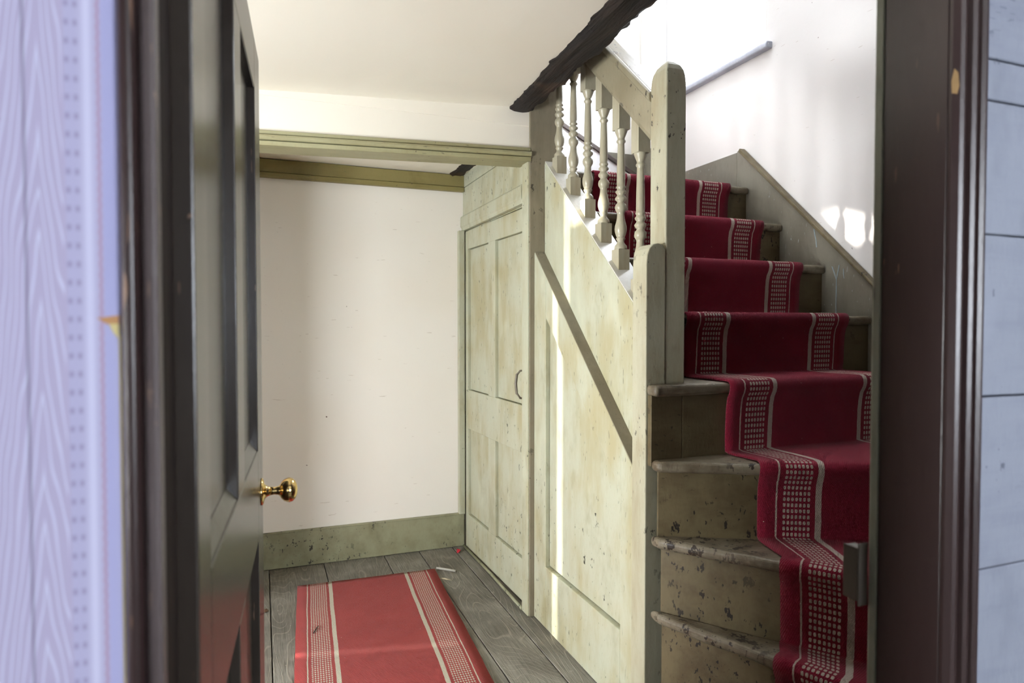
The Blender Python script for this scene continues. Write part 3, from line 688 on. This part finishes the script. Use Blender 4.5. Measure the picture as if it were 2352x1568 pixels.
# ------------------------------------------------------------------ open dark door on the left
dd = struct(empty('door_1', (-0.052, 0.612, 0)), 'open dark glossy panelled door on the left', 'door')
O1 = (-0.052, 0.614, 0); d1 = Vector((0.052, 0.806, 0)).normalized(); n1v = Vector((d1.y, -d1.x, 0))
def L1(nm, s0, s1, z0, z1, o0=-0.038, o1=0.0, mat='darkdoor', bev=.002): return mesh_obj(nm, leaf(O1, d1, n1v, s0, s1, o0, o1, z0, z1), mat, dd, bevel=bev)
q0, q1, q2, q3, DW = 0.075, 0.335, 0.425, 0.690, 0.808
L1('stile', 0, q0, .01, 1.80); L1('stile', q3, DW, .01, 1.80)
L1('muntin', q1, q2, 1.035, 1.705); L1('muntin', q1, q2, .25, .865)
L1('top_rail', q0, q3, 1.705, 1.80); L1('lock_rail', q0, q3, .865, 1.035); L1('bottom_rail', q0, q3, .01, .25)
for (a, b) in ((q0, q1), (q2, q3)):
    for (z0, z1) in ((1.035, 1.705), (.25, .865)): L1('panel', a, b, z0, z1, -.026, -.013, bev=0)
for (a, b) in ((q0, q1), (q2, q3)):
    for zb_ in (1.035, .25):
        P = lambda s_, o_, z_: tuple(Vector(O1) + d1 * s_ + n1v * o_ + Vector((0, 0, z_)))
        mesh_obj('panel_bead', sweep([P(a, -.0005, zb_ - .004), P(a, -.0125, zb_ + .022), P(a, -.02, zb_ + .022), P(a, -.02, zb_ - .004)], [P(b, -.0005, zb_ - .004), P(b, -.0125, zb_ + .022), P(b, -.02, zb_ + .022), P(b, -.02, zb_ - .004)]), 'darkdoor', dd)
# brass knob
kc = Vector(O1) + d1 * 0.762 + Vector((0, 0, 0.940))
kn = empty('door_knob', kc); 
kn.parent = dd; kn.matrix_parent_inverse = Matrix.Translation(-Vector(dd.location)); kn['_w'] = tuple(kc); kn['label'] = 'polished brass knob'
rose = [(.0265, 0), (.0265, .002), (.0235, .0045), (.016, .006), (.012, .009), (.0095, .013), (.0085, .017)]
neck = [(.0085, .016), (.0075, .024), (.0085, .032), (.013, .037)]
ball = [(.010, .034), (.0165, .038), (.0215, .043), (.0240, .049), (.0245, .053), (.0225, .059), (.0175, .064), (.0095, .0675), (.002, .0685)]
rot = Matrix.Translation(kc) @ n1v.to_track_quat('Z', 'Y').to_matrix().to_4x4()
for nm, pr in (('rose', rose), ('neck', neck), ('knob_head', ball)):
    vv, ff = lathe(pr, (0, 0, 0), 'z', 28); vv = [tuple(rot @ Vector(v)) for v in vv]
    o = mesh_obj(nm, (vv, ff), 'brass', None, smooth=True); o.parent = kn; o.matrix_parent_inverse = Matrix.Translation(-kc)

# ------------------------------------------------------------------ doorway wall and linings
wl = struct(mesh_obj('wall_front_left', join(box(-2.1, -0.0935, YD0, YD1, 0, 2.6), box(-0.0935, -0.0700, YD0 + .03, YD1, 0, 2.6)), 'wallpaper'), 'lavender moire-striped wallpaper on the wall left of the doorway', 'wall')
mesh_obj('torn_edge', box(-0.0945, -0.0925, YD0 - .0015, YD0 + .004, 0.6, 1.262), 'card', wl)
def vtrim(poly, z0, z1): return prism(poly, 'z', z0, z1)
ta = struct(empty('trim_4', (-0.08, YD0, 0)), 'dark brown moulded door casing beside the lavender wallpaper', 'door frame')
mesh_obj('staff_bead', vtrim([(-.0925, .545), (-.0925, .530), (-.0905, .526), (-.0870, .524), (-.0835, .5245), (-.0810, .528), (-.0800, .535), (-.0800, .548)], 0, 1.95), 'jamb', ta, bevel=.001, smooth=False)
mesh_obj('casing_fillet', vtrim([(-.0798, .548), (-.0798, .5335), (-.0765, .530), (-.0720, .5295), (-.0690, .531), (-.0685, .535), (-.0685, .548)], 0, 1.95), 'casing', ta, bevel=.0008)
mesh_obj('door_lining', vtrim([(-.098, .548), (-.0683, .548), (-.0683, .6115), (-.098, .6115)], 0, 1.95), 'lining', ta, bevel=.0015)
tb = struct(empty('trim_5', (0.76, YD0, 0)), 'dark brown moulded door jamb on the right of the doorway', 'door frame')
mesh_obj('door_lining', vtrim([(.750, .5355), (.803, .5355), (.803, YD1), (.7505, YD1)], 0, 1.95), 'jamb', tb, bevel=.0015)
mesh_obj('architrave', vtrim([(.7505, .5353), (.7505, .531), (.7545, .5245), (.7600, .5225), (.7655, .5245), (.7680, .5300), (.7705, .5290), (.7740, .5240), (.7800, .5220), (.7850, .5245), (.7865, .5290), (.7900, .5240), (.7950, .5215), (.7995, .5225), (.8010, .5280), (.8010, .5353)], 0, 1.95), 'jamb', tb, bevel=.0006)
mesh_obj('hall_side_edge', vtrim([(.7485, YD1 + .0003), (.82, YD1 + .0003), (.82, YD1 + .014), (.7515, YD1 + .014), (.7485, YD1 + .010)], 0, 1.95), 'jambedge', tb, bevel=.001)
kp = mesh_obj('latch_keep', join(box(.7350, .7515, YD1 + .0145, YD1 + .017, .896, .980), box(.7350, .7375, YD1 + .017, YD1 + .040, .902, .974), box(.7375, .7515, YD1 + .017, YD1 + .036, .968, .974), box(.7375, .7515, YD1 + .017, YD1 + .036, .902, .908)), 'latch', tb, bevel=.0012)
kp['label'] = 'worn metal latch keep'
th = struct(mesh_obj('trim_6', box(-0.098, 0.82, YD0, YD1, 1.83, 2.6), 'jamb'), 'door head above the doorway', 'door frame')
# plank wall on the right of the doorway (room side)
wr = struct(mesh_obj('wall_front_right', box(.803, 2.3, YD0 + .025, YD1, 0, 2.6), 'bluewall'), 'pale blue painted plank wall right of the doorway', 'wall')
pe = [0, .175, .37, .575, .775, .967, 1.181, 1.380, 1.5425, 1.592, 1.80, 2.0, 2.25, 2.6]
for i in range(len(pe) - 1):
    z0, z1 = pe[i] + .0009, pe[i + 1] - .0009
    V, Fc = [], []
    N = 16
    for j in range(N + 1):
        x = .8015 + (2.2 - .8015) * (j / N) ** 1.6
        e = .0022 * noise.noise(Vector((x * 9, i * 5, 0))); yy = YD0 + .004 + .0022 * noise.noise(Vector((x * 6, i * 3.1, 2)))
        V += [(x, yy, z0 + .5 * e), (x, yy, z1 + .5 * e), (x, YD0 + .025, z1 + .5 * e), (x, YD0 + .025, z0 + .5 * e)]
    for j in range(N):
        for k in range(4): Fc.append((4 * j + k, 4 * j + (k + 1) % 4, 4 * j + 4 + (k + 1) % 4, 4 * j + 4 + k))
    Fc += [(0, 1, 2, 3), tuple(4 * N + k for k in range(4))]
    mesh_obj('wall_plank', (V, Fc), 'bluewall', wr, bevel=.0022, segs=3)

# ------------------------------------------------------------------ room behind the camera
struct(mesh_obj('wall_room_left', box(-2.1, -2.0, -2.6, YD0, -.1, 2.6), 'jamb'), 'side wall of the near room, left', 'wall')
struct(mesh_obj('wall_room_right', box(2.3, 2.4, -2.6, YD0 - .001, -.1, 2.6), 'jamb'), 'side wall of the near room, right', 'wall')
RW = (0.80, 2.02, 0.92, 2.02)
struct(mesh_obj('wall_room_back', join(box(-2.1, RW[0], -2.6, -2.5, -.1, 2.6), box(RW[1], 2.4, -2.6, -2.5, -.1, 2.6), box(RW[0], RW[1], -2.6, -2.5, -.1, RW[2]), box(RW[0], RW[1], -2.6, -2.5, RW[3], 2.6)), 'jamb'), 'window wall of the near room', 'wall')
struct(mesh_obj('ceiling', box(-2.1, 2.4, -2.6, YD1, 2.6, 2.7), 'ceil'), 'ceiling of the near room', 'ceiling')
w3 = struct(empty('window_2', (1.4, -2.55, .9)), 'sash window of the near room', 'window')  # window added out of view as the light of the near room
for (a, b) in ((RW[0], RW[0] + .05), (1.38, 1.42), (RW[1] - .05, RW[1])): mesh_obj('stile', box(a, b, -2.58, -2.54, RW[2], RW[3]), 'winframe', w3)
for (a, b) in ((RW[2], RW[2] + .05), (1.33, 1.37), (RW[3] - .05, RW[3])): mesh_obj('rail', box(RW[0] + .05, RW[1] - .05, -2.578, -2.542, a, b), 'winframe', w3)

# ------------------------------------------------------------------ small litter
def scrap(name, pts, h, mat, label, cat):
    V, Fc = [], []; n = len(pts)
    cx = sum(p[0] for p in pts) / n; cy = sum(p[1] for p in pts) / n
    V = [(cx, cy, .0035 + h)] + [(p[0], p[1], .0015 + p[2]) for p in pts] + [(cx, cy, .0025 + h)] + [(p[0], p[1], .0005 + p[2]) for p in pts]
    for i in range(n):
        j = (i + 1) % n
        Fc += [(0, 1 + i, 1 + j), (n + 1, n + 2 + j, n + 2 + i), (1 + i, n + 2 + i, n + 2 + j, 1 + j)]
    return thing(mesh_obj(name, (V, Fc), mat), label, cat)
scrap('red_scrap', [(1.003, 3.470, 0), (1.012, 3.462, .004), (1.024, 3.468, .012), (1.020, 3.482, .018), (1.026, 3.495, .010), (1.012, 3.498, .014), (1.008, 3.485, 0)], .008, 'redscrap', 'tiny bright red scrap in the floor corner by the cupboard door', 'litter')
thing(mesh_obj('paper_tube', tube([(0.838, 3.278, .006), (0.88, 3.243, .006), (0.920, 3.203, .006)], .006, 8), 'paper', smooth=True), 'pale crumpled paper tube beside the runner corner', 'litter')
scrap('dry_leaf', [(0.826, 3.152, 0), (0.838, 3.142, .003), (0.856, 3.122, .003), (0.868, 3.108, 0), (0.850, 3.118, .001), (0.834, 3.138, 0)], .003, 'paleleaf', 'small pale dry leaf at the right edge of the floor runner', 'leaf')
scrap('brown_leaf', [(-.012, 3.060, 0), (.004, 3.040, .004), (.018, 3.052, .002), (.012, 3.076, .005), (-.004, 3.082, 0)], .006, 'leaf', 'small brown leaf on the boards beside the dark door', 'leaf')
thing(mesh_obj('twig', tube([(0.187, 2.750, .011), (0.199, 2.775, .013), (0.203, 2.79, .012), (0.213, 2.812, .011)], [.002, .0028, .0024, .0012], 6), 'twig', smooth=True), 'short dark twig lying on the floor runner', 'twig')

# ------------------------------------------------------------------ marks with a shape of their own
M['drip'] = simple('pale_blue_paint_drip', (0.30, 0.36, 0.37)); M['ochre'] = simple('bare_ochre_wood', (0.36, 0.22, 0.09)); M['orange'] = simple('torn_orange_paper', (0.62, 0.33, 0.14))
def drip(pts, w):
    V, Fc = [], []
    for i, (y, z) in enumerate(pts):
        ww = w * (1.0 if i == 0 else 0.75 + 0.35 * (i % 2))
        V += [(XR - .0272, y - ww, z), (XR - .0272, y + ww, z), (XR - .0258, y + ww, z), (XR - .0258, y - ww, z)]
    for i in range(len(pts) - 1):
        for k in range(4): Fc.append((4 * i + k, 4 * i + (k + 1) % 4, 4 * i + 4 + (k + 1) % 4, 4 * i + 4 + k))
    n = 4 * (len(pts) - 1); Fc += [(0, 1, 2, 3), (n, n + 1, n + 2, n + 3)]
    return mesh_obj('paint_drip', (V, Fc), 'drip', ws)
drip([(2.168, 1.680), (2.163, 1.655), (2.156, 1.632), (2.152, 1.600)], .0028)
drip([(2.070, 1.512), (2.058, 1.485), (2.047, 1.455), (2.047, 1.40), (2.048, 1.345), (2.047, 1.318)], .0026)
drip([(2.034, 1.515), (2.040, 1.485), (2.047, 1.455)], .0022)
drip([(2.012, 1.498), (2.012, 1.478), (2.009, 1.458)], .0018)
yt = YD0 - .0012
V_ = [(-.108, yt, 1.2745), (-.0945, yt, 1.2765), (-.0945, yt, 1.2705), (-.101, yt, 1.2700)]
mesh_obj('torn_flap', join((V_ + [(x, YD0 + .001, z) for x, _, z in V_], [(0, 1, 2, 3), (0, 4, 5, 1), (1, 5, 6, 2), (2, 6, 7, 3), (3, 7, 4, 0)])), 'orange', wl)
V_ = [(-.1005, yt - .0002, 1.2705), (-.0945, yt - .0002, 1.2705), (-.0945, yt - .0002, 1.260), (-.0975, yt - .0002, 1.2635)]
mesh_obj('torn_patch', join((V_ + [(x, YD0 + .001, z) for x, _, z in V_], [(0, 1, 2, 3), (0, 4, 5, 1), (1, 5, 6, 2), (2, 6, 7, 3), (3, 7, 4, 0)])), 'card', wl)
e_ = .0005
V_ = [(.7502 - e_, .5312 - e_, 1.538), (.7500 - e_, .5318 - e_, 1.552), (.7515 - e_, .5295 - e_, 1.566), (.7535 - e_, .5262 - e_, 1.560), (.7542 - e_, .5250 - e_, 1.545), (.7530 - e_, .5268 - e_, 1.536)]
n_ = len(V_)
mesh_obj('bare_chip', (V_ + [(x + .0015, y + .001, z) for x, y, z in V_], [tuple(range(n_))] + [(i, (i + 1) % n_, n_ + (i + 1) % n_, n_ + i) for i in range(n_)]), 'ochre', tb)
